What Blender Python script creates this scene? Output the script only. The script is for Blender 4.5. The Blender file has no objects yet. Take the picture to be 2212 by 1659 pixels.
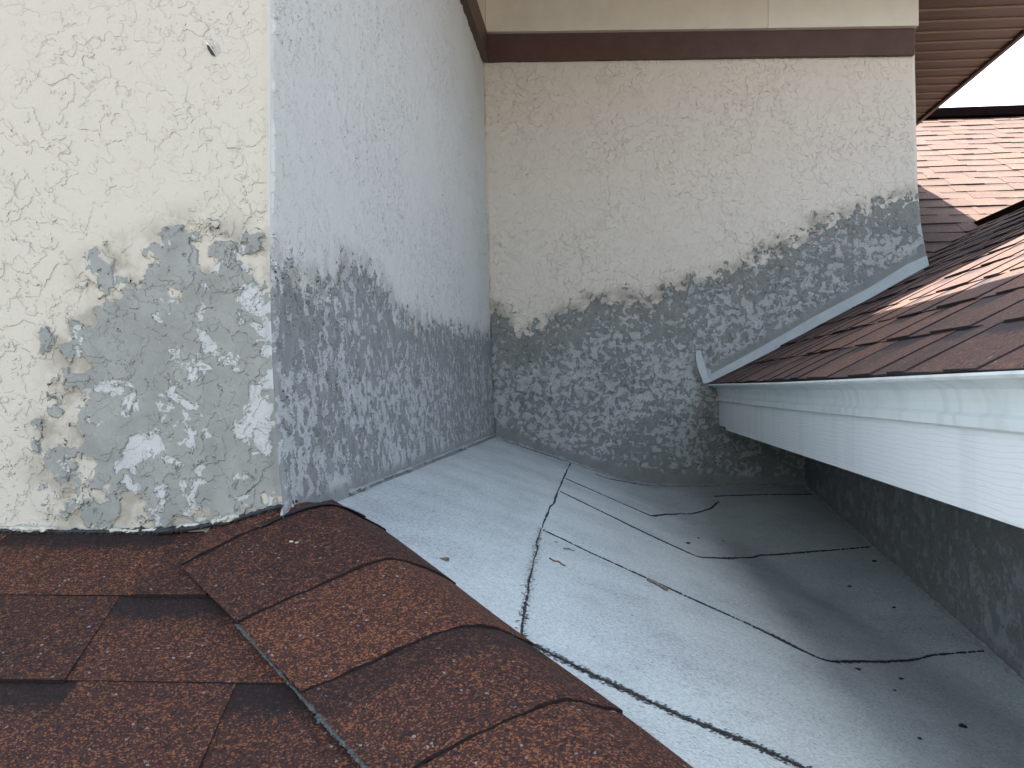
import bpy, math, random
import numpy as np
from mathutils import Vector, Matrix

random.seed(7); RNG = np.random.default_rng(11)
SC = bpy.context.scene
COL = SC.collection
# ------------------------------------------------------------------ camera
F, CX, CY = 2170.0, 1106.0, 829.5            # focal length and centre, in units of a 2212-wide frame
ROLL = 0.012
Yc = np.array([194.0, -10.5, -F]); Yc /= np.linalg.norm(Yc)          # where the world's depth axis lies, camera space
Zc = np.array([-ROLL, 1.0, 0.0]); Zc -= Zc.dot(Yc)*Yc; Zc /= np.linalg.norm(Zc)
Xc = np.cross(Yc, Zc)
R_wc = np.stack([Xc, Yc, Zc])                # rows: world axes in camera space -> camera-to-world
cam_data = bpy.data.cameras.new('Camera'); cam = bpy.data.objects.new('Camera', cam_data); COL.objects.link(cam)
cam_data.sensor_width = 36; cam_data.lens = 36*F/2212; cam_data.clip_start = .02; cam_data.clip_end = 800
cam.matrix_world = Matrix([list(R_wc[0])+[0], list(R_wc[1])+[0], list(R_wc[2])+[0], [0,0,0,1]])
SC.camera = cam
# ------------------------------------------------------------------ light
SUN = np.array([-.18, .23, 1.0]); SUN /= np.linalg.norm(SUN)
elev = math.asin(SUN[2]); az = math.atan2(SUN[0], SUN[1])
w = bpy.data.worlds.new('World'); SC.world = w; w.use_nodes = True
nt = w.node_tree; bg = nt.nodes['Background']; sky = nt.nodes.new('ShaderNodeTexSky')
sky.sky_type = 'NISHITA'; sky.sun_disc = False; sky.sun_elevation = elev; sky.sun_rotation = az
sky.dust_density = 3.0; sky.air_density = 1.0; sky.ozone_density = 1.0
hs = nt.nodes.new('ShaderNodeHueSaturation'); hs.inputs['Saturation'].default_value = .60      # a hazy, whitish summer sky
nt.links.new(sky.outputs[0], hs.inputs['Color']); hs.inputs['Hue'].default_value = .491; nt.links.new(hs.outputs[0], bg.inputs[0]); bg.inputs[1].default_value = .10
sl = bpy.data.lights.new('Sun', 'SUN'); sl.energy = 4.0; sl.angle = math.radians(.53); sl.color = (1, .93, .84)
so = bpy.data.objects.new('Sun', sl); COL.objects.link(so)
so.rotation_euler = Vector(SUN).to_track_quat('Z', 'Y').to_euler()
SC.view_settings.view_transform = 'Standard'; SC.view_settings.look = 'None'
SC.view_settings.exposure = 3.05; SC.view_settings.gamma = 1
SC.render.engine = 'CYCLES'

# ------------------------------------------------------------------ geometry helpers
def ray(px, py):
    d = np.array([px-CX, -(py-CY), -F]); return R_wc @ d
def on_plane(px, py, n, c):                  # n.p = c
    d = ray(px, py); return d * (c/np.dot(n, d))
def onY(px, py, y): return on_plane(px, py, np.array([0,1.,0]), y)
def onX(px, py, x): return on_plane(px, py, np.array([1.,0,0]), x)
def r8(x, y): return ((1300+x*.5696)*.8641, (1100+y*.5696)*.8641)
YA, YC = 1.18, 3.40
XB = onY(588, 700, YA)[0]
ZG0 = onX(715, 1070, XB)[2]
pc = onY(1230, 999, YC); SG = (ZG0-pc[2])/(pc[0]-XB)
ZF0 = onY(250, 1150, YA)[2]; TF = .375
XH = .67; ZC2 = onY(1640, 1049, YC)[2]; T2 = .088
XE = onY(1540, 835, YC)[0]
def zF(x, y): return ZF0 - TF*(YA-y)
def zG(x, y): return ZG0 - SG*(x-XB)
def zG2(x, y): return ZC2 - T2*(YC-y)
def smax(a, b, k=.012): return .5*(a+b+np.sqrt((a-b)**2+k*k))
def zGG(x, y): return smax(zG(x, y), zG2(x, y))
def onG(px, py):
    d = ray(px, py); lo, hi = 0.0, 1.0/d[1]*3.6
    for _ in range(60):
        m = .5*(lo+hi); p = d*m
        if p[2] > zGG(p[0], p[1]): lo = m
        else: hi = m
    return d*lo
nF = np.array([0, -TF, 1.0])
def onF(px, py, h=0): return on_plane(px, py, nF, ZF0+h-TF*YA)

def empty(name, loc, label, cat, group=None):
    o = bpy.data.objects.new(name, None); COL.objects.link(o); o.location = loc
    o.empty_display_size = .1
    tag(o, label, cat, group); return o
def tag(o, label=None, cat=None, group=None, kind=None):
    if label: o['label'] = label
    if cat: o['category'] = cat
    if group: o['group'] = group
    if kind: o['kind'] = kind
    return o
def mesh_obj(name, verts, faces, mat, parent=None, smooth=False, attrs=None, colors=None):
    me = bpy.data.meshes.new(name); verts = np.asarray(verts, dtype=float)
    if isinstance(faces, np.ndarray):
        n = len(faces); me.vertices.add(len(verts)); me.vertices.foreach_set('co', verts.ravel())
        me.loops.add(n*4); me.loops.foreach_set('vertex_index', faces.ravel().astype(np.int32))
        me.polygons.add(n); me.polygons.foreach_set('loop_start', np.arange(0, n*4, 4, dtype=np.int32))
        me.update(calc_edges=True)
    else:
        me.from_pydata([tuple(v) for v in verts], [], faces)
    if smooth: me.polygons.foreach_set('use_smooth', [True]*len(me.polygons))
    if attrs:
        for k, a in attrs.items():
            at = me.attributes.new(k, 'FLOAT', 'POINT'); at.data.foreach_set('value', np.asarray(a, dtype=np.float32).ravel())
    if colors is not None:
        ca = me.color_attributes.new('tint', 'FLOAT_COLOR', 'CORNER')
        ca.data.foreach_set('color', np.asarray(colors, dtype=np.float32).ravel())
    me.validate(); me.update()
    o = bpy.data.objects.new(name, me); COL.objects.link(o)
    if mat: me.materials.append(mat)
    if parent is not None:
        o.parent = parent
        o.location = -parent_world(parent)
    return o
def parent_world(p):
    v = Vector((0,0,0))
    while p is not None: v = v + p.location; p = p.parent
    return v
def grid(nu, nv):
    i = np.arange(nu*nv).reshape(nv, nu)
    return np.stack([i[:-1,:-1], i[:-1,1:], i[1:,1:], i[1:,:-1]], -1).reshape(-1, 4)
class MB:
    def __init__(s): s.v = []; s.f = []
    def box(s, x0, x1, y0, y1, z0, z1):
        n = len(s.v); s.v += [(x,y,z) for z in (z0,z1) for y in (y0,y1) for x in (x0,x1)]
        s.f += [[n+a for a in q] for q in ([0,2,3,1],[4,5,7,6],[0,1,5,4],[2,6,7,3],[0,4,6,2],[1,3,7,5])]
        return s
    def prism(s, poly, dirv):                # poly: 3-D points, extruded by dirv
        n = len(s.v); k = len(poly); s.v += [tuple(p) for p in poly] + [tuple(np.add(p, dirv)) for p in poly]
        s.f.append([n+i for i in range(k)][::-1]); s.f.append([n+k+i for i in range(k)])
        for i in range(k): j = (i+1) % k; s.f.append([n+i, n+j, n+k+j, n+k+i])
        return s
    def build(s, name, mat, parent=None, smooth=False): return mesh_obj(name, s.v, s.f, mat, parent, smooth)
def bevel(o, w=.003, seg=2):
    m = o.modifiers.new('Bevel', 'BEVEL'); m.width = w; m.segments = seg; m.limit_method = 'ANGLE'; return o

# ------------------------------------------------------------------ material helpers
class NT:
    def __init__(s, name, rough=.8, spec=.3):
        s.m = bpy.data.materials.new(name); s.m.use_nodes = True; s.t = s.m.node_tree
        s.b = s.t.nodes['Principled BSDF']; s.out = s.t.nodes['Material Output']
        s.b.inputs['Roughness'].default_value = rough; s.b.inputs['Specular IOR Level'].default_value = spec
    def n(s, typ, **kw):
        nd = s.t.nodes.new(typ)
        for k, v in kw.items(): setattr(nd, k, v)
        return nd
    def put(s, sock, val):
        if isinstance(val, bpy.types.NodeSocket): s.t.links.new(val, sock)
        elif isinstance(val, (tuple, list)) and len(val) == 3 and sock.type == 'RGBA': sock.default_value = (*val, 1)
        else: sock.default_value = val
    def pos(s): return s.n('ShaderNodeTexCoord').outputs['Object']
    def scale(s, v, sc):
        nd = s.n('ShaderNodeMapping'); s.put(nd.inputs[0], v); nd.inputs['Scale'].default_value = sc if isinstance(sc, tuple) else (sc,)*3
        return nd.outputs[0]
    def add3(s, v, off):
        nd = s.n('ShaderNodeVectorMath', operation='ADD'); s.put(nd.inputs[0], v); s.put(nd.inputs[1], off); return nd.outputs[0]
    def noise(s, v, sc, det=3, rough=.5, dist=0, col=False, w=None):
        nd = s.n('ShaderNodeTexNoise')
        s.put(nd.inputs['Vector'], v); nd.inputs['Scale'].default_value = sc
        nd.inputs['Detail'].default_value = det; nd.inputs['Roughness'].default_value = rough; nd.inputs['Distortion'].default_value = dist
        return nd.outputs['Color' if col else 'Fac']
    def vor(s, v, sc, feat='F1', out='Color', rnd=1):
        nd = s.n('ShaderNodeTexVoronoi', feature=feat); s.put(nd.inputs['Vector'], v); nd.inputs['Scale'].default_value = sc
        nd.inputs['Randomness'].default_value = rnd
        return nd.outputs[out]
    def m_(s, op, a, b=None, c=None, clamp=False):
        nd = s.n('ShaderNodeMath', operation=op, use_clamp=clamp); s.put(nd.inputs[0], a)
        if b is not None: s.put(nd.inputs[1], b)
        if c is not None: s.put(nd.inputs[2], c)
        return nd.outputs[0]
    def ss(s, v, a, b, lo=0., hi=1., typ='SMOOTHSTEP'):
        nd = s.n('ShaderNodeMapRange', interpolation_type=typ); s.put(nd.inputs[0], v)
        nd.inputs[1].default_value = a; nd.inputs[2].default_value = b; nd.inputs[3].default_value = lo; nd.inputs[4].default_value = hi
        return nd.outputs[0]
    def mix(s, f, a, b, mode='MIX'):
        nd = s.n('ShaderNodeMix', data_type='RGBA', blend_type=mode); s.put(nd.inputs[0], f); s.put(nd.inputs[6], a); s.put(nd.inputs[7], b)
        return nd.outputs[2]
    def attr(s, name, out='Fac'): return s.n('ShaderNodeAttribute', attribute_name=name).outputs[out]
    def sep(s, v): return s.n('ShaderNodeSeparateColor') if False else s._sep(v)
    def _sep(s, v):
        nd = s.n('ShaderNodeSeparateColor'); s.put(nd.inputs[0], v); return nd.outputs
    def bump(s, h, dist=.001, strength=1.0):
        nd = s.n('ShaderNodeBump'); nd.inputs['Strength'].default_value = strength; nd.inputs['Distance'].default_value = dist
        s.put(nd.inputs['Height'], h); s.put(s.b.inputs['Normal'], nd.outputs[0])
    def disp(s, h, mid=0.0):
        nd = s.n('ShaderNodeDisplacement'); s.put(nd.inputs['Height'], h); nd.inputs['Midlevel'].default_value = mid; nd.inputs['Scale'].default_value = 1
        s.put(s.out.inputs['Displacement'], nd.outputs[0]); s.m.displacement_method = 'BOTH'
    def col(s, c): s.put(s.b.inputs['Base Color'], c)

def stucco(name, cream, fill, dark, seed=0.0, scale=1.0, amp=1.0, ps=24, cover=.0, pd=5, pr=.65, td=4, tr=.62, soft=.006):
    t = NT(name, .85, .25)
    p = t.add3(t.pos(), (seed, seed*1.7, -seed))
    warp = t.noise(p, 55*scale, 2, .5, col=True)
    wv = t.n('ShaderNodeVectorMath', operation='SCALE'); t.put(wv.inputs[0], warp); wv.inputs[3].default_value = .012/scale
    pw = t.add3(p, wv.outputs[0])
    n1 = t.noise(pw, 30*scale, td, tr)
    n2 = t.noise(t.add3(pw, (3.1, 1.2, 5.5)), 52*scale, td, tr)
    P = t.ss(n1, .524-soft, .524+soft)                         # trowelled ledges
    P2 = t.ss(n2, .55, .56)
    sd = t.attr('patch'); low = t.attr('smooth')
    big = t.noise(p, 9, 2, .5)
    # cement smeared over the ledges: patch mask
    e = t.m_('ADD', sd, t.m_('MULTIPLY', t.m_('SUBTRACT', big, .5), .07))
    e2 = t.m_('ADD', e, t.m_('ADD', t.m_('MULTIPLY', t.m_('SUBTRACT', n1, .5), .22), t.m_('MULTIPLY', t.m_('SUBTRACT', n2, .5), .16)))
    inp = t.ss(e2, -.003, .003)
    # inside: ledges of dark cement, filled pale lows
    n3 = t.noise(t.add3(pw, (8.1, 4.2, 1.5)), ps*scale, pd, pr, .4)
    n3 = t.m_('ADD', n3, t.m_('MULTIPLY', t.m_('SUBTRACT', t.noise(t.add3(p, (2.7, 9.1, 4.4)), 7, 3, .6), .5), .42))
    lows = t.ss(t.m_('ADD', n3, t.ss(sd, .0, .16, .045+cover, -.045+cover)), .482, .470)
    lows = t.m_('MULTIPLY', lows, t.ss(low, .0, .02, 0, 1))
    fine = t.noise(p, 260, 3, .6)
    mid = t.noise(p, 24, 4, .6)
    cr = t.mix(t.ss(fine, .3, .7, 0, .10), cream, tuple(c*.82 for c in cream))
    cr = t.mix(t.ss(mid, .35, .7, 0, .12), cr, tuple(c*.86 for c in cream))
    halo = t.m_('MULTIPLY', t.ss(e, -.060, .0), t.ss(mid, .38, .62, .15, .95))
    cr = t.mix(halo, cr, (cream[0]*.56, cream[1]*.55, cream[2]*.53))
    dk = t.mix(t.ss(mid, .3, .7), dark, tuple(c*.80 for c in dark))
    dk = t.mix(t.ss(fine, .35, .75, 0, .25), dk, tuple(c*.7 for c in dark))
    cem = t.mix(lows, dk, t.mix(t.ss(mid, .3, .7), fill, tuple(c*.86 for c in fill)))
    c = t.mix(inp, cr, cem)
    # rows of pin holes and pits
    pit = t.m_('MULTIPLY', t.ss(t.noise(p, 190, 2, .5), .70, .74), t.ss(big, .45, .6))
    c = t.mix(t.m_('MULTIPLY', pit, .30), c, tuple(q*.35 for q in cream))
    t.col(c)
    flat = t.ss(low, .0, .03, .1, 1)
    zone = t.ss(t.noise(t.add3(p, (6.6, 2.2, 7.7)), 5, 2, .5), .36, .60, .45, 1.25)
    h = t.m_('MULTIPLY', t.m_('ADD', P, t.m_('MULTIPLY', P2, .8)), t.m_('MULTIPLY', zone, .0012*amp))
    hin = t.m_('MULTIPLY', t.m_('SUBTRACT', 1.0, lows), t.m_('MULTIPLY', inp, .0014*min(amp, 1.3)))
    h = t.m_('ADD', t.m_('MULTIPLY', h, flat), hin)
    h = t.m_('ADD', h, t.m_('MULTIPLY', inp, .0006))
    h = t.m_('ADD', h, t.m_('MULTIPLY', fine, .0005))
    h = t.m_('ADD', h, t.m_('MULTIPLY', mid, .0014*amp))
    h = t.m_('SUBTRACT', h, t.m_('MULTIPLY', pit, .0006))
    t.disp(t.m_('MULTIPLY', h, t.ss(t.attr('edge'), 0, .010)))
    return t.m
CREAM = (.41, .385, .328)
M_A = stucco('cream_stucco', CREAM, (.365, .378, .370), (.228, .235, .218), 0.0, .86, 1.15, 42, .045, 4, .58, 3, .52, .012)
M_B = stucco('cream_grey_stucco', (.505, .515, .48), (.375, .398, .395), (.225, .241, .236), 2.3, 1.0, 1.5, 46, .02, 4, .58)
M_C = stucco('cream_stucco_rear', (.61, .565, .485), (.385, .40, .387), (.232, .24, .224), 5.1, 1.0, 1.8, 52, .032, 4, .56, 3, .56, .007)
def simple(name, c, rough=.7, spec=.3, var=.15, sc=30, bump=.0, bsc=200, metal=0):
    t = NT(name, rough, spec); p = t.pos()
    n = t.noise(p, sc, 4, .6); t.col(t.mix(t.ss(n, .3, .7), c, tuple(q*(1-var) for q in c)))
    t.b.inputs['Metallic'].default_value = metal
    if bump: t.bump(t.noise(p, bsc, 3, .6), bump)
    return t.m
M_VENTW = simple('near_black_ridge_cap', (.012, .006, .006), .95, .05, .3, 20)
M_BROWN = simple('brown_painted_trim', (.085, .045, .035), .5, .3, .2, 25, .0006, 60)
M_FRIEZE = simple('cream_painted_board', (.62, .60, .50), .6, .3, .08, 14, .0008, 40)
M_FRIEZE2 = simple('paler_cream_painted_board', (.65, .635, .54), .6, .3, .06, 14, .0008, 40)
M_VENT = simple('dark_maroon_ridge_vent', (.006, .003, .003), .95, .05, .3, 20)
M_DARKMETAL = simple('dark_brown_metal', (.05, .025, .02), .45, .4, .2, 20)
M_TAR_GAP = simple('black_tar_and_gap_shade', (.018, .018, .022), .55, .4, .4, 300, .0015, 400)  # tar, and also the painted shadow gap over the return-wall trim
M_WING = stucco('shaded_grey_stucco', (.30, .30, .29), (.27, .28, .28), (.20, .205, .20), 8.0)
M_UNDER = simple('bare_wood_soffit', (.20, .17, .15), .8, .2, .3, 8)
M_STONE = simple('pale_mortar', (.44, .44, .39), .85, .2, .25, 120, .001, 300)
M_TWIG = simple('dry_wood', (.22, .12, .06), .8, .2, .4, 200)
M_GREYBIT = simple('grey_bark', (.23, .20, .16), .8, .2, .5, 300, .002, 300)
M_GROUND = simple('pale_gravel_yard', (.19, .183, .17), .9, .1, .3, 3)
M_FLASH = simple('grey_painted_flashing', (.36, .395, .40), .55, .35, .15, 18, .0012, 30)

def white_metal():
    t = NT('white_coated_gutter_metal', .38, .45); p = t.pos()
    st = t.noise(t.scale(p, (1, 3.5, 26)), 3.0, 4, .6)
    sm = t.noise(p, 14, 4, .65)
    c = t.mix(t.ss(sm, .42, .66, 0, .55), (.63, .69, .69), (.50, .55, .56))
    c = t.mix(t.ss(t.noise(t.scale(p, (1, 14, .8)), 2.0, 3, .5), .55, .68, 0, .30), c, (.40, .42, .43))
    t.col(c); t.bump(t.noise(p, 5, 2, .5), .0012)
    return t.m
def white_board():
    t = NT('white_woodgrain_fascia', .45, .35); p = t.pos()
    wv = t.n('ShaderNodeTexWave', wave_type='BANDS', bands_direction='Z'); wv.inputs['Scale'].default_value = 48
    wv.inputs['Distortion'].default_value = 6; wv.inputs['Detail'].default_value = 2; wv.inputs['Detail Scale'].default_value = .8
    t.put(wv.inputs[0], t.scale(p, (1, .22, 1)))
    g = t.ss(wv.outputs['Fac'], .0, .35)
    dirt = t.noise(t.scale(p, (1, 7, .7)), 1.8, 3, .6)
    c = t.mix(t.ss(dirt, .50, .68, 0, .3), (.68, .72, .73), (.51, .54, .55))
    c = t.mix(t.m_('MULTIPLY', t.m_('SUBTRACT', 1.0, g), .12), c, (.55, .58, .60))
    t.col(c); t.bump(g, .00025)
    return t.m
M_GUT = white_metal(); M_BOARD = white_board()

def shingle(name, a, b, o, gran=620.0, grit=1.0):
    """granule-covered asphalt: a body brown, b dark granules, o orange granules; tint attr R random, G place in course, B layer"""
    t = NT(name, .9, .2); p = t.pos()
    v = t.vor(p, gran, 'F1', 'Color'); ch = t._sep(v)
    v2 = t._sep(t.vor(t.add3(p, (3, 3, 3)), gran*.62, 'F1', 'Color'))
    tn = t._sep(t.attr('tint', 'Color'))
    pt = t.noise(p, 7, 3, .6)
    pt2 = t.noise(t.add3(p, (7, 1, 3)), 26, 3, .6)
    mixv = t.m_('ADD', t.m_('MULTIPLY', tn[0], .55), t.m_('MULTIPLY', pt, .55))      # 0..1.1
    # share of orange & dark granules varies by tab
    fo = t.ss(t.m_('ADD', ch[0], t.m_('ADD', t.m_('MULTIPLY', mixv, .26), t.m_('MULTIPLY', t.m_('SUBTRACT', t.noise(p, gran*.27, 2, .5), .5), .8))), .78, 1.10)
    fd = t.ss(t.m_('SUBTRACT', v2[1], t.m_('MULTIPLY', tn[0], .25)), .40, .75)
    c = t.mix(t.m_('MULTIPLY', fd, .85), a, b)
    c = t.mix(t.m_('MULTIPLY', fo, .9), c, o)
    lite = t.ss(v2[2], .993, .998); c = t.mix(t.m_('MULTIPLY', lite, .6), c, (.26, .27, .28))
    # dark shadow-line granules printed along the top of the lower layer
    band = t.m_('MULTIPLY', t.ss(t.m_('ADD', tn[1], t.m_('MULTIPLY', t.m_('SUBTRACT', t.noise(p, 60, 3, .6), .5), .35)), .40, .22), tn[2])
    c = t.mix(t.m_('MULTIPLY', band, .85), c, tuple(q*.8 for q in b))
    c = t.mix(t.ss(tn[0], .0, 1, .22, 0), c, tuple(q*.7 for q in b))
    t.col(c)
    h = t.m_('ADD', ch[2], t.m_('MULTIPLY', t.noise(p, 90, 2, .5), 1.2))
    t.bump(h, .0008*grit)
    return t.m
M_SH = shingle('brown_granule_shingle', (.043, .0180, .0145), (.012, .0098, .0110), (.185, .073, .032))
M_SHD = shingle('brown_granule_shingle_wing', (.088, .052, .043), (.032, .029, .035), (.19, .088, .045), 420, .8)
M_SHE = shingle('brown_granule_shingle_far', (.074, .043, .033), (.048, .034, .031), (.105, .060, .040), 260, .5)

def rolled():
    t = NT('grey_mineral_roll_roofing', .92, .15); p = t.pos()
    ch = t._sep(t.vor(p, 430, 'F1', 'Color'))
    big = t.noise(p, 5, 3, .6); m = t.noise(p, 40, 4, .7)
    c = t.mix(t.ss(ch[0], .2, .9), (.485, .54, .53), (.37, .41, .41))
    c = t.mix(t.ss(big, .35, .7, 0, .35), c, (.36, .385, .41))
    # worn specks where the black backing shows, thicker towards the front edge
    s1 = t.noise(t.scale(p, (1.0, 2.6, 1)), 210, 3, .6)
    s1 = t.ss(t.m_('ADD', s1, t.m_('MULTIPLY', t.m_('SUBTRACT', big, .5), .30)), .555, .65)
    s2 = t.ss(t.m_('ADD', t.noise(p, 150, 3, .6), t.m_('MULTIPLY', t.m_('SUBTRACT', m, .5), .3)), .68, .74)
    c = t.mix(t.m_('MULTIPLY', s1, .75), c, (.13, .15, .17))
    c = t.mix(t.m_('MULTIPLY', s2, .8), c, (.10, .11, .12))
    tr = t.noise(t.scale(p, (2.2, .9, 1)), 4.2, 5, .68); c = t.mix(t.ss(tr, .50, .68, 0, .32), c, (.27, .29, .29))
    rg = t.noise(t.scale(p, (1, 1.6, 1)), 17, 4, .7); c = t.mix(t.ss(rg, .60, .72, 0, .35), c, (.25, .26, .26))
    t.col(c); t.bump(t.m_('ADD', ch[1], t.m_('MULTIPLY', m, 2)), .0009)
    return t.m
M_ROLL = rolled()
def soffit_mat():
    t = NT('brown_vented_soffit_panel', .5, .3); p = t.pos()
    n = t.noise(t.scale(p, (1, 9, 1)), 3, 3, .6)
    t.col(t.mix(t.ss(n, .3, .7), (.125, .085, .068), (.095, .064, .052)))
    return t.m
M_SOF = soffit_mat(); M_SOFLINE = simple('soffit_groove_edge', (.24, .17, .13), .5, .3, .1, 10)

# ------------------------------------------------------------------ the ground
gr = mesh_obj('ground', [(-300,-300,-3.8),(300,-300,-3.8),(300,300,-3.8),(-300,300,-3.8)], [[0,1,2,3]], M_GROUND)
tag(gr, kind='structure')

# ------------------------------------------------------------------ stucco walls
def sdist(pts, poly):                        # signed distance, + inside; pts (n,2)
    poly = np.asarray(poly); d = np.full(len(pts), 1e9); inside = np.zeros(len(pts), bool)
    for i in range(len(poly)):
        a = poly[i]; b = poly[(i+1) % len(poly)]; ab = b-a
        tt = np.clip(((pts-a)@ab)/(ab@ab), 0, 1); d = np.minimum(d, np.linalg.norm(pts-(a+tt[:,None]*ab), axis=1))
        c = ((a[1] > pts[:,1]) != (b[1] > pts[:,1])); den = (b[1]-a[1]) if abs(b[1]-a[1]) > 1e-12 else 1e-12
        inside ^= c & (pts[:,0] < (b[0]-a[0])*(pts[:,1]-a[1])/den + a[0])
    return np.where(inside, d, -d)
SOF_Z = 1.33
edgeA = np.array([onY(x, y, YA)[[0,2]] for x, y in ((583,0),(583,400),(583,600),(588,780),(596,930),(604,1030),(611,1090),(614,1160))])[::-1]
edgeC = np.array([onY(x, y, YC)[[0,2]] for x, y in ((1038,0),(1042,130),(1050,430),(1060,800),(1067,935),(1068,1000))])[::-1]
edgeR = np.array([onY(x, y, YC)[[0,2]] for x, y in ((1975,0),(1976,130),(1982,400),(1990,490),(2004,566),(2004,600))])[::-1]
def ex(e, z): return np.interp(z, e[:,1], e[:,0])

house = empty('stucco_house', (XB, YA, -3.8), 'cream stucco house with an inside corner and grey cement patches along its foot', 'house')
# wall facing the camera on the left
zs = np.concatenate([np.linspace(ZF0-.05, .47, 470), np.linspace(.49, SOF_Z, 30)])
ss_ = np.concatenate([np.linspace(0, .55, 50)[:-1], np.linspace(.55, 1, 400)])
S, Z = np.meshgrid(ss_, zs); XR = ex(edgeA, Z); X = -1.35 + S*(XR+1.35)
V = np.stack([X, np.full_like(X, YA), Z], -1).reshape(-1, 3)
pA = [onY(x, y, YA)[[0,2]] for x, y in ((175,1120),(155,1050),(118,985),(135,880),(165,810),(155,725),(230,700),(225,600),(245,560),(300,575),(350,560),(375,540),(400,530),(450,510),(500,530),(540,560),(575,590),(760,620),(760,1125),(400,1135),(250,1140))]
sd = sdist(V[:,[0,2]], pA)
wallA = mesh_obj('front_wall', V, grid(len(ss_), len(zs)), M_A, house, True, {'patch': sd, 'smooth': np.full(len(V), .1), 'edge': np.abs(V[:,0]-ex(edgeA, V[:,2]))})
# return wall (faces right)
ty = np.concatenate([np.linspace(0, 1, 900)])
zsB = np.concatenate([np.linspace(ZG0-.06, .47, 400), np.linspace(.475, 1.3, 200), np.linspace(1.32, SOF_Z, 8)])
T, Z = np.meshgrid(ty, zsB); Yv = YA + T*(YC-YA); XL = ex(edgeA, Z); XRc = ex(edgeC, Z)
X = XL + T*(XRc-XL); V = np.stack([X, Yv, Z], -1).reshape(-1, 3)
def onXB(x, y): p = onX(x, y, XB); return p[[1,2]]
pB = [onXB(x, y) for x, y in ((540,560),(590,575),(625,600),(650,645),(690,620),(735,590),(775,590),(815,620),(850,670),(890,702),(950,720),(1040,728))]
pB += [np.array([4.5, onXB(1040,728)[1]]), np.array([4.5, -1.0]), np.array([.2, -1.0]), np.array([.2, pB[0][1]])]
sdB = sdist(V[:,[1,2]], pB)
lowB = V[:,2] - (ZG0+.004)
wallB = mesh_obj('return_wall', V, grid(len(ty), len(zsB)), M_B, house, True, {'patch': sdB, 'smooth': lowB, 'edge': np.minimum(V[:,1]-YA, YC-V[:,1])})
# rear wall facing the camera
zsC = np.concatenate([np.linspace(-.62, 1.13, 620), np.linspace(1.15, SOF_Z, 6)])
sx = np.linspace(0, 1, 560)
S, Z = np.meshgrid(sx, zsC); XL = ex(edgeC, Z); XR = ex(edgeR, Z); X = XL + S*(XR-XL)
V = np.stack([X, np.full_like(X, YC), Z], -1).reshape(-1, 3)
pC = [onY(x, y, YC)[[0,2]] for x, y in ((980,690),(1050,672),(1072,668),(1090,700),(1120,725),(1165,712),(1210,680),(1290,650),(1350,652),(1410,655),(1450,625),(1530,596),(1600,568),(1680,530),(1740,500),(1830,468),(1900,440),(1940,425),(2040,415),(2150,600),(1700,1200),(980,1200))]
sdC = sdist(V[:,[0,2]], pC)
ptx = [onY(x, y, YC)[[0,2]] for x, y in ((1000,915),(1068,930),(1150,965),(1230,990),(1380,1030),(1540,1040),(1900,1050))]
ptx = np.array(ptx); low1 = V[:,2] - np.interp(V[:,0], ptx[:,0], ptx[:,1]) - .012
j0 = onY(1535, 822, YC); j1 = onY(2004, 560, YC); nj = np.array([-(j1-j0)[2], (j1-j0)[0]]); nj /= np.linalg.norm(nj)
low2 = np.where(V[:,0] > j0[0], np.abs((V[:,0]-j0[0])*nj[0] + (V[:,2]-j0[2])*nj[1]) - .03, 1)
wallC = mesh_obj('rear_wall', V, grid(len(sx), len(zsC)), M_C, house, True, {'patch': sdC, 'smooth': np.minimum(low1, low2), 'edge': np.minimum(V[:,0]-ex(edgeC, V[:,2]), ex(edgeR, V[:,2])-V[:,0])})
xr = edgeR[:,0].mean()
sw = MB(); sw.box(.9, edgeR[0,0]-.03, YC+.03, 9, -.9, SOF_Z-.002); sw.build('side_wall', M_FRIEZE, house)
# brown band and cream frieze
zt, zb = onY(1500, 62, YC)[2], onY(1500, 126, YC)[2]
def band_piece(pxs, y0, y1, mat, name, x_extra=0):
    pts = [onY(x, y, YC) for x, y in pxs]; m = MB()
    m.prism([(p[0], y1, p[2]) for p in pts], (0, y0-y1, 0)); return bevel(m.build(name, mat, house), .002)
def onYd(x, y, yy): return onY(x, y, yy)
b = MB(); q = [onY(x, y, YC-.022) for x, y in ((1046,132),(1976,118),(1978,50),(1050,60))]
b.prism([(p[0], YC-.022, p[2]) for p in q], (0, .024, 0)); bevel(b.build('trim_band_and_gap_shade', M_BROWN, house), .002)
fz = MB(); q = [onY(x, y, YC-.045) for x, y in ((1056,68),(1659,60.5),(1659,-80),(1048,-80))]
q[0][0] = q[3][0] = ex(edgeC, .9)+.0141
q[2][2] = q[3][2] = SOF_Z-.004
fz.prism([(p[0], YC-.045, p[2]) for p in q], (0, .047, 0)); bevel(fz.build('frieze_board', M_FRIEZE, house), .002)
fz = MB(); q = [onY(x, y, YC-.046) for x, y in ((1659.05,60.5),(1985,55),(1984,-80),(1659.05,-80))]
q[2][2] = q[3][2] = SOF_Z-.004
fz.prism([(p[0], YC-.046, p[2]) for p in q], (0, .048, 0)); o = bevel(fz.build('frieze_board', M_FRIEZE2, house), .002)
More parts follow.
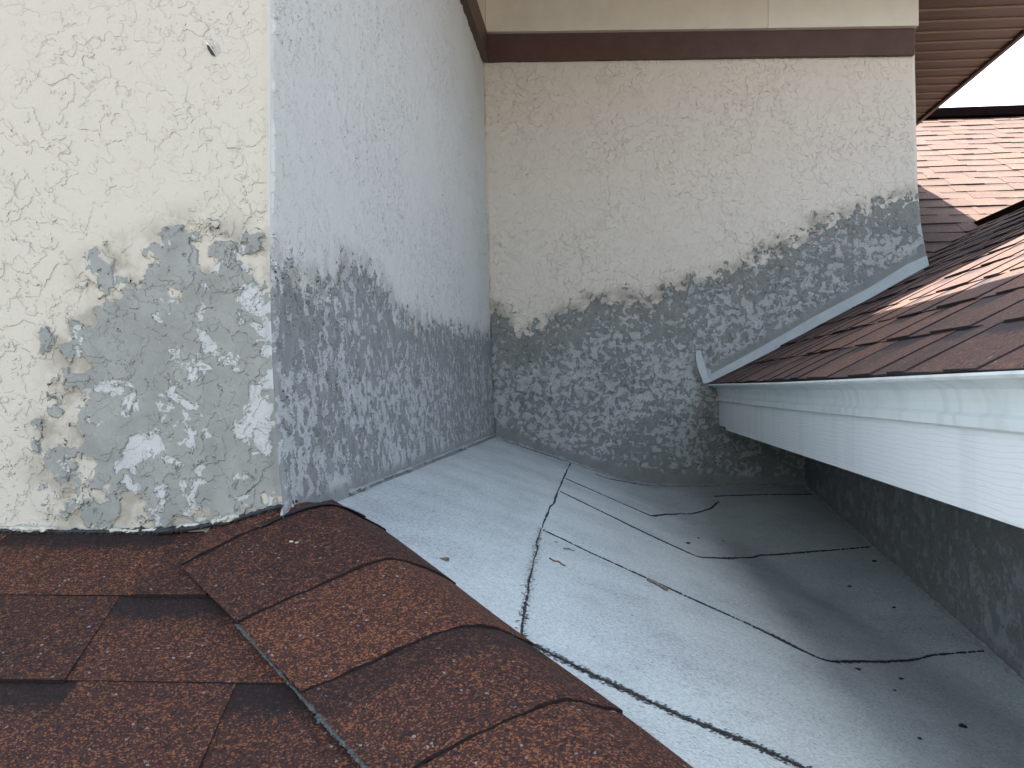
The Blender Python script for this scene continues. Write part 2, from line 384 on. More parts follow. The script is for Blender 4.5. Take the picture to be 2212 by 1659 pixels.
# along the return wall
xb = ex(edgeC, .9)
bb = MB(); z0_, z1_ = onY(1045,132,YC-.03)[2], onY(1052,66,YC-.03)[2]
bb.box(xb-.01, xb+.020, .6, YC-.024, z0_, z1_-.012); bevel(bb.build('trim_band_and_gap_shade', M_BROWN, house), .002)
bb = MB(); bb.box(xb-.01, xb+.008, .6, YC-.024, z1_-.010, z1_+.004); bb.build('trim_band_and_gap_shade', M_TAR_GAP, house)  # black strip painting in the shadow gap between trim and frieze
bb = MB(); bb.box(xb-.01, xb+.014, .6, YC-.0455, z1_+.005, SOF_Z-.004); bb.build('frieze_board', M_FRIEZE, house)
# torn paint flake near the top of the front wall
fl = MB()
def fa(x, y, d=0): p = onY(x, y, YA-d); return tuple(p)
chip = [fa(446,96,.0035), fa(452,99,.0035), fa(458,109,.0035), fa(464,121,.0035), fa(456,118,.0035), fa(449,107,.0035)]
fl.prism(chip, (0, .003, 0)); fl.build('torn_paint_hole', M_TAR_GAP, wallA)
fl = MB(); fl.v = [fa(445,88,.004), fa(449,93,.007), fa(455,101,.008), fa(466,118,.010), fa(461,112,.003), fa(452,99,.003), fa(447,96,.003)]
fl.f = [[0,1,6],[1,2,5,6],[2,3,4,5]]; fl.build('paint_flake', simple('white_paint_flake', (.8,.8,.78)), wallA)

# main roof over the house: soffit, fascia and slopes (an L in plan)
XEV, YEV, XEW, YEW = .43, 2.84, 1.593, .50
sf = MB()
sf.box(XB-2.2, XEV, YEW, YEV, SOF_Z, SOF_Z+.02)
sf.box(XB-2.2, XEW-.003, YEV, 9.2, SOF_Z, SOF_Z+.02)
soffit = sf.build('soffit', M_SOF, house)
gl = MB(); yy = 3.43
while yy < 9:
    gl.box(edgeR[0,0]-.05, XEW-.004, yy, yy+.010, SOF_Z-.005, SOF_Z-.0006); yy += .116
gl.build('soffit_groove', M_SOFLINE, soffit)
fc = MB()
fc.box(XEV, XEV+.02, YEW, YEV-.02, SOF_Z-.012, SOF_Z+.05); fc.box(XB-2.2, XEV+.02, YEW-.02, YEW, SOF_Z-.012, SOF_Z+.05)
fc.box(XEV, XEW+.02, YEV-.02, YEV, SOF_Z-.012, SOF_Z+.05); fc.box(XEW, XEW+.02, YEV, 9.2, SOF_Z-.012, SOF_Z+.05)
bevel(fc.build('eave_fascia', M_DARKMETAL, house), .004)
rf = MB(); zr = SOF_Z+.05
rf.v = [(XB-2.2,YEW-.02,zr),(XEV+.02,YEW-.02,zr),(XEV+.02,YEV-.02,zr),(XEW+.02,YEV-.02,zr),(XEW+.02,9.2,zr),(XB-2.2,9.2,zr),
        (XB-2.2,1.6,zr+.5),(XB-.9,1.7,zr+.55),(XB-.9,4.6,zr+.75),(-.2,5.0,zr+.85),(-.2,9.2,zr+.85)]
rf.f = [[0,1,7,6],[1,2,8,7],[2,3,9,8],[3,4,10,9],[6,7,8,9,10,5],[0,6,5]]
rf.build('upper_roof', M_SHE, house)

# ------------------------------------------------------------------ shingled roofs
def clip(poly, cl):
    out = [np.array(p, float) for p in poly]
    for i in range(len(cl)):
        a = np.array(cl[i]); b = np.array(cl[(i+1) % len(cl)]); nrm = np.array([-(b-a)[1], (b-a)[0]])
        res = []
        for k in range(len(out)):
            p, q = out[k], out[(k+1) % len(out)]; dp, dq = (p-a)@nrm, (q-a)@nrm
            if dp >= 0: res.append(p)
            if dp*dq < 0: res.append(p + (q-p)*dp/(dp-dq))
        out = res
        if len(out) < 3: return []
    return out
def shingle_mesh(O, U, V, region, e, phase, teeth=None, seed=0, tb=.005, tt=.010, ncourse=None, wob=.0, slant_black=True, wsc=1.0):
    """O origin, U across, V down the slope (unit). region: convex polygon in (u,v), counter-clockwise."""
    rn = random.Random(seed); O, U, V = map(np.array, (O, U, V)); N = np.cross(U, V); N = N/np.linalg.norm(N)
    if N[2] < 0: N = -N
    vs, fs, cs = [], [], []
    reg = np.array(region); umin, umax, vmin, vmax = reg[:,0].min(), reg[:,0].max(), reg[:,1].min(), reg[:,1].max()
    def piece(poly, v0, v1, h0, h1, tint, layer, drop):
        pl = clip(poly, region)
        if len(pl) < 3: return
        n = len(vs); k = len(pl); g = [(p[1]-v0)/(v1-v0) for p in pl]
        for p, a in zip(pl, g):
            vs.append(O+U*p[0]+V*p[1]+N*(h0+(h1-h0)*a + wob*math.sin(p[0]*9+v1*31)))
        for p, a in zip(pl, g): vs.append(O+U*p[0]+V*p[1]+N*(h0+(h1-h0)*a-drop))
        fs.append([n+i for i in range(k)]); cs.append([(tint, a, layer, 1) for a in g])
        for i in range(k):
            j = (i+1) % k; fs.append([n+j, n+i, n+k+i, n+k+j])
            cs.append([(0, 0, 1, 1)]*4 if (slant_black or (g[i] > .97 and g[j] > .97)) else [(tint, .6, 0, 1)]*4)
    i0 = int(math.floor((vmin-phase)/e)); i1 = int(math.ceil((vmax-phase)/e))+1
    for i in range(i0, i1+1):
        vb = phase+i*e; vt = vb-e-.006
        # lower layer, one piece per about a metre, each with several differently blended fields
        cuts = []
        if teeth and i in teeth: tl = teeth[i]
        else:
            tl = []; u = umin-rn.random()*.4
            while u < umax:
                wd = wsc*rn.choice([.10,.13,.17,.22,.26]); tl.append((u, u+wd, rn.uniform(.006,.014), rn.uniform(.006,.014))); u += wd + wsc*rn.choice([.07,.11,.15,.19])
        edges = [umin-.01]
        for a, b_, _, _ in tl: edges += [.5*(a+b_)]
        edges.append(umax+.01)
        for a, b_ in zip(edges[:-1], edges[1:]):
            jit = rn.uniform(-.0015, .0015)
            piece([(a, vt), (b_-.0004, vt), (b_-.0004, vb+jit), (a, vb+jit)], vt, vb, .001, tb, rn.random(), 1, tb*.9)
        for a, b_, ta, tb2 in tl:
            jit = rn.uniform(-.001, .003)
            piece([(a+ta, vt), (b_-tb2, vt), (b_, vb+jit), (a, vb+jit)], vt, vb, tb*.6, tt, rn.random(), 0, tt-tb*.5)
    return vs, fs, cs
def ccw(poly):
    a = sum(poly[i][0]*poly[(i+1)%len(poly)][1]-poly[(i+1)%len(poly)][0]*poly[i][1] for i in range(len(poly)))
    return poly if a > 0 else poly[::-1]
def make_roof(name, mat, parent, *a, **k):
    vs, fs, cs = shingle_mesh(*a, **k)
    flat = [c for f in cs for c in f]
    return mesh_obj(name, vs, fs, mat, parent, False, None, flat)

# foreground roof (slopes towards the camera)
ln = math.hypot(1, TF); Vf = np.array([0, -1/ln, -TF/ln]); Uf = np.array([1., 0, 0]); Of = np.array([0, YA, ZF0])
def uvF(px, py): p = onF(px, py, .004); return p[0], (p-Of)@Vf
v1 = uvF(200, 1285)[1]; v2 = uvF(200, 1470)[1]; e = v2-v1
hipA = np.array([XB-.005, YA]); tH = .9
xh = XB + TF/SG*(tH)
hip_region = ccw([(-1.7, -.01), (XB+.01, -.01), (XB+.01+(TF/SG)*.9, .9*ln), (-1.7, .9*ln)])
def tooth(l_top, l_bot, r_top, r_bot):      # pixel points on the sides
    a, b_, c, d = uvF(*l_top)[0], uvF(*l_bot)[0], uvF(*r_top)[0], uvF(*r_bot)[0]
    return (b_, d, a-b_, d-c)
teeth = {0: [(-1.4,-1.2,.01,.01), (-1.05, uvF(0,1262)[0]-.05, .01, .01), tooth((350,1195),(290,1282),(470,1180),(450,1283))],
         1: [(-1.4,-1.15,.01,.01), (-1.0,-.80,.01,.01), (-.74, uvF(150,1458)[0], .01, uvF(150,1458)[0]-uvF(252,1290)[0]), (-.28,-.1,.01,.01)],
         2: [(-1.5,-1.2,.01,.01), (-1.0,-.85,.01,.01), tooth((152,1490),(28,1659),(500,1487),(437,1659)), (-.15,.1,.01,.01)]}
froof = empty('foreground_roof', (XB-.3, .7, ZF0-.3), 'near brown granule shingle roof at lower left with a curved row of hip caps', 'roof')
make_roof('shingle_field', M_SH, froof, Of, Uf, Vf, hip_region, e, v1, teeth, seed=3, tb=.003, tt=.0060, wob=.0006)
dk = MB(); dk.v = [(-1.7,YA,ZF0-.004),(XB,YA,ZF0-.004),(XB+TF/SG*.9,YA-.9,ZF0-.004-TF*.9),(-1.7,YA-.9,ZF0-.004-TF*.9)]; dk.f = [[0,1,2,3]]
dk.build('roof_deck', M_UNDER, froof)
# hip caps
nG = np.array([SG, 0, 1.0]); cG = ZG0+SG*XB
def onGp(px, py, h=0): return on_plane(px, py, nG, cG+h)
hd = np.array([TF/SG, -1, -TF]); hd /= np.linalg.norm(hd)
hn = np.cross(hd, [0, 0, 1.0]); hn /= np.linalg.norm(hn); h0 = np.array([XB, YA, ZF0+.004])
print('SG', SG, 'ZG0', ZG0, 'ZF0', ZF0, 'XB', XB, 'exposure', e, 'XE', XE)
Lp = [(470,1138),(390,1222),(510,1350),(649,1502),None,None]
Cp = [(640,1078),(690,1094),(832,1213),(997,1357),(1183,1524),(1395,1722)]
Rp = [(705,1072),(835,1150),(985,1264),(1150,1394),(1343,1543),(1570,1722)]
Ls = [onF(*q, .010) if q else None for q in Lp]; Rs = [onGp(*q, .006) for q in Rp]
Ls[0] = onY(470, 1139, YA-.003); dL = Ls[3]-Ls[2]; Ls[4] = Ls[3]+dL; Ls[5] = Ls[4]+dL
Cs = []
for c_, L, Rr in zip(Cp, Ls, Rs):            # crest: on the ray, where it passes the plane through L, R and across the hip
    d = ray(*c_); nn = np.cross(Rr-L, [0, 0, 1.0]); t_ = (nn@L)/(nn@d); Cs.append(d*t_)
print('L', [np.round(x,3) for x in Ls]); print('C', [np.round(x,3) for x in Cs]); print('R', [np.round(x,3) for x in Rs])
Ls.append(Ls[-1]+dL); Cs.append(Cs[-1]+dL); Rs.append(Rs[-1]+dL)
def cap_curve(L, C_, Rr, n=33, eps=.27):
    out = []
    f = lambda t: (math.sqrt(t*t+eps*eps)-eps)
    k = f(1)
    wl1 = (f(1)+1)/2; wr_at = (f(1)-1)/2
    A_ = L-C_; B_ = Rr-C_
    for i in range(n):
        t = -1+2*i/(n-1); s = f(t)/k
        wl = (s-t)/2; wr = (s+t)/2
        out.append(C_+A_*wl+B_*wr)
    return np.array(out)
for k in range(1, 7):
    a = cap_curve(Ls[k-1], Cs[k-1], Rs[k-1])
    if k == 1:                               # the topmost cap is trimmed to the wall
        pl = np.array([onY(x, y, YA-.003) for x, y in ((455,1141),(500,1129),(548,1114),(590,1101),(613,1092))]+[Cs[0], .5*(Cs[0]+Rs[0])+np.array([0,0,.003]), Rs[0]])
        ll = np.r_[0, np.cumsum(np.linalg.norm(np.diff(pl, axis=0), axis=1))]; a = np.stack([np.interp(np.linspace(0, ll[-1], 33), ll, pl[:,q]) for q in range(3)], -1)
    b_ = cap_curve(Ls[k], Cs[k], Rs[k]); n = len(a)
    rows = []; m = 14
    for j in range(m):
        f_ = j/(m-1); q = a*(1-f_)+b_*f_
        lift = .0004 + .0028*f_
        q = q + np.array([0, 0, lift]); q[:,2] += .0008*np.sin(np.arange(n)*.5+k*2+f_*3)
        if j == m-1: q = q + (hd*.0012)[None]*np.sin(np.arange(n)*1.7+k)[:,None]
        rows.append(q)
    rows.append(rows[-1]+np.array([0, 0, -.0034]))
    VV = np.array(rows).reshape(-1, 3); cols = []
    fcs = grid(n, m+1)
    tint = [0, .55, .25, .9, .45, .7, .5][k]
    js = np.repeat(np.arange(m+1), n)
    vert = np.stack([np.full(len(VV), tint), np.minimum(js/(m-1), 1), np.full(len(VV), [0,.0,0,.0,.6,0,0][k]), np.ones(len(VV))], -1)
    # side skirts
    vc = vert[fcs.ravel()]; vc[-(n-1)*4:] = (0, 0, 1, 1)
    o = mesh_obj('hip_cap', VV, fcs, M_SH, froof, False, None, vc)
    sm = o.data.polygons; sm.foreach_set('use_smooth', [i < (n-1)*(m-1) for i in range(len(sm))])

M_SEAL = simple('grey_green_sealant_grit', (.075, .085, .085), .6, .4, .8, 500, .002, 600)
# tar bead and broken mortar along the foot of the front wall
def bead(path, r, name, mat, parent, seed=1, flat=.6, step=.004, jit=.5, lift=0.0):
    rn = np.random.default_rng(seed); path = np.array(path); L = np.r_[0, np.cumsum(np.linalg.norm(np.diff(path, axis=0), axis=1))]
    n = max(4, int(L[-1]/step)); s = np.linspace(0, L[-1], n); P = np.stack([np.interp(s, L, path[:,i]) for i in range(3)], -1)
    K = 7; nz = rn.normal(size=n); nz = np.convolve(nz, np.ones(3)/3, 'same'); slow = np.interp(s, np.linspace(0, L[-1], max(3, int(L[-1]/.03))), rn.random(max(3, int(L[-1]/.03))))
    V = []
    for i in range(n):
        t = P[min(i+1, n-1)]-P[max(i-1, 0)]; t = t/np.linalg.norm(t); sd_ = np.cross(t, [0,0,1.]); sd_ /= np.linalg.norm(sd_)+1e-9; up = np.cross(sd_, t)
        rr = (r[min(int(i/n*len(r)), len(r)-1)] if isinstance(r, list) else r)*(.55+.9*slow[i])*(1+jit*nz[i])
        if i in (0, n-1): rr *= .1
        for k in range(K):
            a = 2*math.pi*k/K; q = 1+jit*.5*rn.normal()
            V.append(P[i]+sd_*math.cos(a)*rr*q + up*(math.sin(a)*rr*flat*q+lift))
    Fc = [[i*K+k, i*K+(k+1)%K, (i+1)*K+(k+1)%K, (i+1)*K+k] for i in range(n-1) for k in range(K)]
    return mesh_obj(name, V, Fc, mat, parent)
def pA_(x, y, d=.004): p = onY(x, y, YA-d); return p
foot = [pA_(x, y) for x, y in ((-250,1152),(0,1146),(60,1150),(160,1148),(250,1150),(350,1147),(430,1136),(500,1124),(548,1110),(590,1098),(612,1092))]
bead(foot, .0035, 'tar_bead', M_TAR_GAP, froof, 3, .9, .003, .35)
bead([pA_(x, y, .008) for x, y in ((330,1150),(420,1141),(480,1130),(520,1120))], .0045, 'tar_bead', M_TAR_GAP, froof, 9, .8, .003, .35)
bead([onX(x, y, XB+.01) for x, y in ((618,1088),(640,1080),(668,1072),(700,1070))], .004, 'tar_bead', M_TAR_GAP, froof, 5, .9, .003, .4)
bead([onX(x, y, XB+.006) for x, y in ((622,1080),(650,1072),(668,1066),(704,1061),(730,1052))], .005, 'mortar_crumb', M_STONE, froof, 15, .7, .004, .5)
bead([Ls[2]+np.array([0,0,.001]), Ls[3], Ls[4], Ls[5], Ls[6]], .0024, 'sealant_grit', M_SEAL, froof, 61, .5, .002, .45)
# smear of tar across the top cap
tb = [np.array(q) for q in cap_curve(Ls[1], Cs[1], Rs[1], 17)]
bead([p+hd*(-.002)+np.array([0,0,.0025]) for p in tb[4:14]], .0075, 'tar_smear', M_TAR_GAP, froof, 21, .25, .003, .10)
# crumbs of mortar at the foot of the wall
def blob(name, c, r, mat, parent=None, seed=0, squash=(1,1,.6)):
    rn = random.Random(seed); V = []; Fc = []; nu, nv = 9, 6
    for j in range(nv+1):
        ph = math.pi*j/nv
        for i in range(nu):
            th = 2*math.pi*i/nu; q = r*(1+.35*rn.uniform(-1, 1)) if 0 < j < nv else r
            V.append((c[0]+q*math.sin(ph)*math.cos(th)*squash[0], c[1]+q*math.sin(ph)*math.sin(th)*squash[1], c[2]+q*math.cos(ph)*squash[2]))
    for j in range(nv):
        for i in range(nu): Fc.append([j*nu+i, j*nu+(i+1)%nu, (j+1)*nu+(i+1)%nu, (j+1)*nu+i])
    if parent is None:
        V = [(a-c[0], b_-c[1], d-c[2]) for a, b_, d in V]; o = mesh_obj(name, V, Fc, mat, None, True); o.location = tuple(c); return o
    return mesh_obj(name, V, Fc, mat, parent, True)
for k_, seg in enumerate((((-100,1146),(0,1140),(60,1143),(125,1141)), ((235,1145),(300,1147),(345,1143)), ((380,1139),(432,1132)), ((455,1128),(500,1119),(520,1114)))):
    bead([pA_(x, y, .006) for x, y in seg], .0042, 'mortar_crumb', M_STONE, froof, 50+k_, .6, .0030, .42)
def thing_blob(name, p, r, mat, label, cat, seed, sq=(1,1,.5), group=None):
    o = blob(name, p, r, mat, None, seed, sq); tag(o, label, cat, group); return o
thing_blob('pebble', onF(628,1096,.018), .0052, M_STONE, 'pale oval pebble of mortar lying on the top of the hip beside the wall corner', 'pebble', 4, (.8,1,1.1))
thing_blob('pebble', onF(629,1170,.019), .0022, M_STONE, 'left of two tiny white grit specks on the upper hip cap', 'pebble', 5, group='white grit specks')
thing_blob('pebble', onF(641,1172,.019), .0021, M_STONE, 'right of two tiny white grit specks on the upper hip cap', 'pebble', 6, group='white grit specks')

# ------------------------------------------------------------------ grey roll roofing with its valley
groof = empty('roll_roofing', (.1, 1.8, -.4), 'pale grey mineral roll roofing folding into a valley between the walls and the gutter', 'roof')
gx = np.linspace(XB-.02, XH+.01, 130); gy = np.linspace(.15, YC+.01, 260)
GX, GY = np.meshgrid(gx, gy); GZ = zGG(GX, GY)
GZ = np.minimum(GZ, zF(GX, GY) - .002)
GZ += .0012*np.sin(GX*13+GY*5)*np.sin(GY*7)
mesh_obj('roofing_sheet', np.stack([GX, GY, GZ], -1).reshape(-1, 3), grid(130, 260), M_ROLL, groof, True)
def ribbon(pts, w0, name='tar_seam', seed=0, w1=None, specks=0, spread=.01):
    """a ragged line of black bleed-out lying on the roofing"""
    rn = np.random.default_rng(seed); P = np.array([onG(*q) for q in pts]); L = np.r_[0, np.cumsum(np.linalg.norm(np.diff(P, axis=0), axis=1))]
    n = int(L[-1]/.0022)+2; s = np.linspace(0, L[-1], n); x = np.interp(s, L, P[:,0]); y = np.interp(s, L, P[:,1])
    k = np.exp(-np.linspace(-2, 2, 25)**2); k /= k.sum()
    xx = np.convolve(np.pad(x, 12, 'edge'), k, 'valid'); yy = np.convolve(np.pad(y, 12, 'edge'), k, 'valid'); x, y = xx, yy
    tx, ty_ = np.gradient(x), np.gradient(y); l_ = np.hypot(tx, ty_)+1e-9; nx, ny = -ty_/l_, tx/l_
    wob_ = np.interp(s, np.linspace(0, L[-1], max(3, int(L[-1]/.05))), rn.normal(size=max(3, int(L[-1]/.05))))*.0010
    w1 = w1 or w0; wd = np.interp(s, [0, L[-1]], [w0, w1])*np.clip(.75+.45*rn.normal(size=n), .12, 1.9)*np.interp(s, np.linspace(0, L[-1], max(3, int(L[-1]/.08))), rn.uniform(.45, 1.35, max(3, int(L[-1]/.08))))
    V = []
    for i in range(n):
        for o_, h in ((-1, -.0004), (-.45, .0018), (.45, .0020), (1, -.0004)):
            q = wob_[i]+o_*wd[i]*.5; X_, Y_ = x[i]+nx[i]*q, y[i]+ny[i]*q
            V.append((X_, Y_, float(zGG(X_, Y_))+h*min(1, wd[i]/.003)+.0012*math.sin(X_*13+Y_*5)*math.sin(Y_*7)+.0002))
    Fc = [[i*4+a, i*4+a+1, i*4+4+a+1, i*4+4+a] for i in range(n-1) for a in range(3)]
    for _ in range(specks):
        i = rn.integers(1, n-1); q = rn.normal()*spread; X_, Y_ = x[i]+nx[i]*q, y[i]+ny[i]*q; r = rn.uniform(.0005, .0016); b0 = len(V)
        a0 = rn.random()*6
        z_ = float(zGG(X_, Y_))+.0012*math.sin(X_*13+Y_*5)*math.sin(Y_*7)
        for a in range(5): V.append((X_+r*math.cos(a0+a*1.257)*1.5, Y_+r*math.sin(a0+a*1.257), z_+.0007))
        Fc.append([b0+a for a in range(5)])
    return mesh_obj(name, V, Fc, M_TAR_GAP, groof)
ribbon([r8(*q) for q in ((222,100),(190,170),(150,270),(93,385))], .0036, seed=1)
ribbon([r8(*q) for q in ((93,385),(60,530),(40,620),(22,740),(5,865))], .0022, seed=2, w1=.0026, specks=500, spread=.0035)
ribbon([r8(*q) for q in ((195,168),(400,258),(575,333),(700,322),(790,315),(840,300),(872,270))], .0080, seed=3)
ribbon([r8(*q) for q in ((845,247),(900,245),(1000,243),(1330,238))], .0110, seed=4)
ribbon([r8(*q) for q in ((175,228),(500,385),(770,512),(800,520),(850,519),(1050,508),(1300,488),(1550,468))], .0075, seed=5, w1=.0105)
ribbon([r8(*q) for q in ((93,393),(550,605),(840,740),(1040,830),(1130,870),(1270,945),(1330,970),(1370,977),(1500,972),(1800,945),(2050,925))], .0055, seed=6, w1=.0075, specks=300, spread=.004)
ribbon([r8(*q) for q in ((1020,822),(1070,845),(1140,882),(1260,940))], .0078, seed=16)
ribbon([r8(*q) for q in ((40,888),(300,1020),(700,1210),(1000,1330),(1240,1440),(1500,1560))], .0065, seed=7, w1=.0058, specks=1500, spread=.0055)
ribbon([r8(*q) for q in ((330,150),(375,168),(600,180),(900,182),(1130,185))], .0050, seed=8, w1=.012)
ribbon([r8(*q) for q in ((1130,185),(1250,190),(1330,235))], .030, seed=9, w1=.03)

# little things lying on the roofing
def on_roof(px, py, h=0): p = onG(px, py); p = p.copy(); p[2] += h; return p
def twig(name, pts, r, mat, label, cat, seed=0):
    P = [on_roof(*r8(*q), r*.8) for q in pts]; o = bead(P, r, name, mat, None, seed, .7, .002, .22); c = P[0]
    me = o.data; co = np.empty(len(me.vertices)*3); me.vertices.foreach_get('co', co); co = co.reshape(-1, 3)-c; me.vertices.foreach_set('co', co.ravel()); o.location = tuple(c)
    tag(o, label, cat); return o
twig('twig', [(128,519),(150,533),(170,535),(185,548),(202,556)], .0012, M_TWIG, 'thin crooked orange-brown twig on the grey roofing just right of the upright seam', 'twig', 1)
twig('bark_strip', [(556,616),(590,630),(615,645),(648,665)], .0030, M_GREYBIT, 'grey-brown strip of bark lying against the middle long black seam', 'bark', 2)
twig('bark_strip', [(190,478),(212,478),(222,484),(240,488)], .0013, M_GREYBIT, 'short dark curl of debris on the roofing above the thin twig', 'debris', 3)
twig('bark_strip', [(1925,1258),(1945,1262),(1965,1269)], .0028, M_TAR_GAP, 'black splinter lying on the shaded roofing near the lower right corner', 'debris', 4)
twig('bark_strip', [(150,447),(168,453)], .0011, M_TAR_GAP, 'tiny black splinter beside the upright seam, above the brown twig', 'debris', 5)
g_ = 'black roofing nail dots on the shaded roofing'
for i, (x, y, r, lab) in enumerate([(735,453,.0065,'smudgy dark clot between the second and third long seams'),(890,445,.0045,'small black dot right of the smudgy clot'),
        (1553,531,.0060,'black dot just below the end of the seam near the grey side wall'),(1447,643,.0050,'round black dot in the middle of the shaded roofing'),
        (1643,735,.0040,'flat black fleck right of the middle dot'),(1480,1007,.0046,'round black dot just below the bend of the long seam'),
        (1672,1048,.0036,'small black dot right of the one below the seam bend'),(1643,1100,.0030,'grey dot beneath two black dots'),
        (1755,1310,.0028,'small dark fleck left of the black splinter'),(783,430,.0036,'tiny black dot just above the smudgy clot')]):
    thing_blob('tar_spot', on_roof(*r8(x, y), .0004), r, M_TAR_GAP, lab, 'tar spot', 30+i, (1,1,.35), g_)
thing_blob('pebble', on_roof((800+765/2.458)*.8641, (1300+245/2.458)*.8641, .0010), .0048, M_GREYBIT, 'grey stone chip alone on the pale roofing left of the upright seam', 'pebble', 77, (1.5,.8,.5))

# mortar fillet where the stucco meets the roofing
M_FIL = simple('grey_mortar_fillet', (.30, .31, .31), .9, .2, .3, 60, .003, 150)
fp = [np.array([ex(edgeA, ZG0)+(ex(edgeC, ZG0)-ex(edgeA, ZG0))*t+.003, YA+(YC-YA)*t, ZG0+.001]) for t in np.linspace(.13, 1, 12)]
bead(fp, .0055, 'mortar_fillet', M_FIL, groof, 41, .5, .006, .5)
fp = [np.array([x, YC-.004, float(zGG(x, YC))+.002]) for x in np.linspace(ex(edgeC, ZG0), XH, 18)]
bead(fp, .009, 'mortar_fillet', M_FIL, groof, 42, .6, .008, .4)

# ------------------------------------------------------------------ wing on the right: roof, gutter, fascia, wall
WF = .15
wing = empty('side_wing', (XH, 1.5, -3.8), 'brown shingled side wing with white gutter and fascia above a shaded grey wall', 'house wing')
SD = .52; ZE = .0165
lnD = math.hypot(1, SD); Vd = np.array([-1/lnD, 0, -SD/lnD]); Ud = np.array([0, -1., 0])
XR_, YR_ = 1.81, 4.83; ZR_ = ZE+SD*(XR_-XE)
Od = np.array([XR_, 0, ZR_])
Lr = (XR_-XE)*lnD + .012
TE = .465
def valley_y(x): return YR_ + (ZE+SD*(x-XE)-ZR_)/TE
# region: v 0 at ridge .. Lr eave; u=-y.  Left of the rear wall corner the roof stops at the wall
xw = edgeR[:,0].max()-.012
vw = (XR_-xw)*lnD
reg1 = ccw([(-YC+.010, vw), (-.15, vw), (-.15, Lr), (-YC+.010, Lr)])
reg2 = ccw([(-YR_, 0), (-.15, 0), (-.15, vw), (-valley_y(xw), vw)])
eD = .1315
make_roof('shingle_field', M_SHD, wing, Od, Ud, Vd, reg1, eD, Lr, seed=21, tb=.0035, tt=.0062, wob=.0010, wsc=.72)
make_roof('shingle_field', M_SHD, wing, Od, Ud, Vd, reg2, eD, Lr, seed=22, tb=.0035, tt=.0062, wob=.0010, wsc=.72)
dk = MB(); dk.v = [(XE+.01,WF,ZE-.008),(XE+.01,YC,ZE-.008),(xw,YC,ZE-.008+SD*(xw-XE)),(xw,valley_y(xw),ZE-.008+SD*(xw-XE)),(XR_,YR_,ZR_-.006),(XR_,WF,ZR_-.006)]
dk.f = [[0,1,2,3,4,5]]; dk.build('roof_deck', M_UNDER, wing)
# ridge vent
rv = MB(); rv.box(XR_-.105, XR_+.06, WF, YR_+.03, ZR_-.085, ZR_-.020); bevel(rv.build('ridge_vent', M_VENTW, wing), .004)
# other slope, closing the wing
ot = MB(); ot.v = [(XR_,WF,ZR_),(XR_,YR_,ZR_),(3.8,YR_,ZR_-.9),(3.8,WF,ZR_-.9)]; ot.f = [[0,1,2,3]]; ot.build('far_slope', M_SHD, wing)
# gutter profile swept along Y
prof = [(-.016,-.006),(-.018,-.009),(-.016,-.012),(-.008,-.013),(0,-.016),(.010,-.022),(.014,-.036),(.014,-.046),(.008,-.0495),(.007,-.0500),(.007,-.0605),(.010,-.0625),(.018,-.0625),(.018,-.012),(-.010,-.006)]
y0g, y1g = WF, YC-.010
ys = np.linspace(y1g, y0g, 60); PV = []
for yv in ys:
    sag = .0012*math.sin(yv*2.3)
    for a, c in prof: PV.append((XE+a, yv, ZE+c+sag))
K = len(prof); PF = [[i*K+k, i*K+(k+1)%K, (i+1)*K+(k+1)%K, (i+1)*K+k] for i in range(59) for k in range(K)] + [list(range(K)), [59*K+k for k in range(K)]]
gut = mesh_obj('gutter', PV, PF, M_GUT, wing)
zbot = -.134
fb = MB(); fb.box(XE+.016, XE+.034, y0g, YC-.20, zbot, ZE-.046); bevel(fb.build('fascia_board', M_BOARD, wing), .0015)
fb = MB(); fb.box(XE+.0175, XE+.034, YC-.199, YC-.016, zbot+.008, ZE-.046); bevel(fb.build('fascia_board', M_BOARD, wing), .0015)
us = MB(); us.box(XE+.034, XH+.02, y0g, YC-.012, zbot+.012, zbot+.024); us.build('soffit', M_UNDER, wing)
# splinter caught on the fascia
# side wall under the eave
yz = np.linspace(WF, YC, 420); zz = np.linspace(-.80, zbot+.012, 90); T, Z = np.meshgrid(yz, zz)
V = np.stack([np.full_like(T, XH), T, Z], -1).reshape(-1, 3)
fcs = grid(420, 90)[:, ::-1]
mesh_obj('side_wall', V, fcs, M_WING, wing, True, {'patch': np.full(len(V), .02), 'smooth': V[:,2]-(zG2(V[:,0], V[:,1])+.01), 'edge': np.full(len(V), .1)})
gw = MB(); gw.prism([(XE+.03,WF,zbot),(XE+.03,WF,ZE-.02),(XR_,WF,ZR_-.02),(3.8,WF,ZR_-.92),(3.8,WF,-3.8),(XH,WF,-3.8),(XH,WF,zbot)], (0,.1,0)); gw.build('gable_wall', M_FRIEZE, wing)
fp = [np.array([XH-.004, y, float(zGG(XH, y))+.002]) for y in np.linspace(.2, YC-.01, 20)]
bead(fp, .007, 'mortar_fillet', M_FIL, groof, 43, .8, .012, .2)
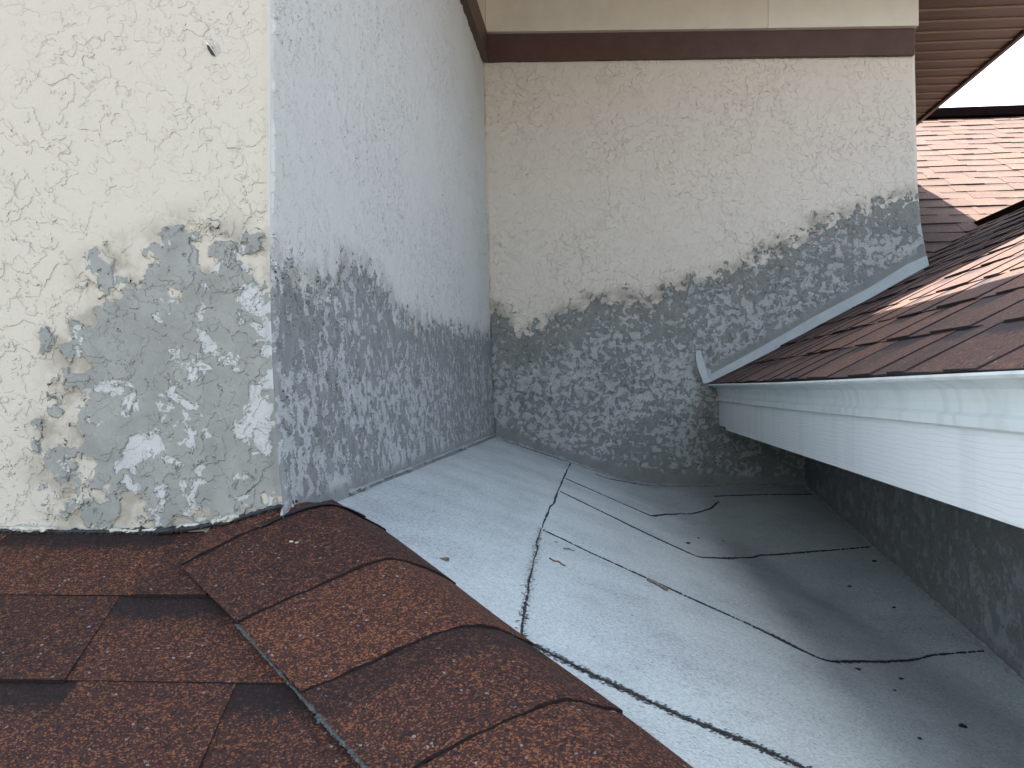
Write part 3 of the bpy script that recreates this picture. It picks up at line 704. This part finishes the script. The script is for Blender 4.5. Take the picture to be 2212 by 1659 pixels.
# flashing against the rear wall and the kick-out at its foot
fpix_lo = [(1533,826),(1640,768),(1760,700),(1880,637),(1960,592),(2007,566)]
fpix_hi = [(1529,812),(1640,752),(1760,683),(1880,620),(1958,572),(2002,552)]
lo = [onY(x, y+7, YC-.014) for x, y in fpix_lo]; hi = [onY(x, y, YC-.006) for x, y in fpix_hi]
m = MB(); n = len(lo); m.v = [tuple(p) for p in lo]+[tuple(p) for p in hi]+[tuple(p+np.array([0,.012,0])) for p in hi]
m.f = [[i, i+1, n+i+1, n+i] for i in range(n-1)]+[[n+i, n+i+1, 2*n+i+1, 2*n+i] for i in range(n-1)]
m.build('wall_flashing', M_FLASH, wing)
kp = [((1503,757),(1512,757)),((1503,775),(1519,778)),((1508,797),(1526,800)),((1515,815),(1532,818)),((1520,829),(1540,824))]
m = MB()
for i, (a, b_) in enumerate(kp):
    d_ = .010+.006*i; m.v += [tuple(onY(*a, YC-d_-.004)), tuple(onY(*b_, YC-d_)), tuple(onY(b_[0]+2, b_[1], YC-d_+.010))]
m.f = [[i*3+k, i*3+k+1, i*3+4+k, i*3+3+k] for i in range(4) for k in range(2)]
m.build('kickout_flashing', M_FLASH, wing)

# ------------------------------------------------------------------ far roof facing the camera
far = empty('rear_roof', (2.5, 6.4, .5), 'sunlit pinkish brown shingle roof beyond the house under a dark ridge', 'roof')
lnE = math.hypot(1, TE); Ve = np.array([0, -1/lnE, -TE/lnE]); Ue = np.array([1., 0, 0])
YT = 7.16; ZT = ZR_+TE*(YT-YR_); Oe = np.array([0, YT, ZT]); Le = (YT-YR_)*lnE
xv0 = XR_; rl = 5.0
xlow = 1.0; ylow = valley_y(xlow)
regE = ccw([(xlow, 0), (6.5, 0), (6.5, Le), (xv0, Le), (xlow, (YT-ylow)*lnE)])
# convex clip regions: left quad down to the valley, right quad down to the wing's ridge line
rA = ccw([(xlow, 0), (xv0, 0), (xv0, Le), (xlow, (YT-ylow)*lnE)]); rB = ccw([(xv0, 0), (6.5, 0), (6.5, Le), (xv0, Le)])
make_roof('shingle_field', M_SHE, far, Oe, Ue, Ve, rA, .1430, .06, seed=31, tb=.0045, tt=.0070, wob=.002, slant_black=False)
make_roof('shingle_field', M_SHE, far, Oe, Ue, Ve, rB, .1430, .06, seed=32, tb=.0045, tt=.0070, wob=.002, slant_black=False)
rv = MB(); rv.box(xlow, 6.5, YT-.12, YT+.12, ZT-.03, ZT+.035); bevel(rv.build('ridge_vent', M_VENT, far), .008)
gl = MB(); gl.v = [(xlow, YT, ZT), (6.5, YT, ZT), (6.5, YT+3, ZT-1.5), (xlow, YT+3, ZT-1.5)]; gl.f = [[0,1,2,3]]; gl.build('back_slope', M_SHE, far)
dk = MB(); dk.v = [(xlow,YT,ZT-.006),(6.5,YT,ZT-.006),(6.5,YR_,ZR_-.006),(xv0,YR_,ZR_-.006),(xlow,ylow,ZR_-.006-TE*(YR_-ylow))]; dk.f = [[0,1,2,3,4]]; dk.build('roof_deck', M_UNDER, far)
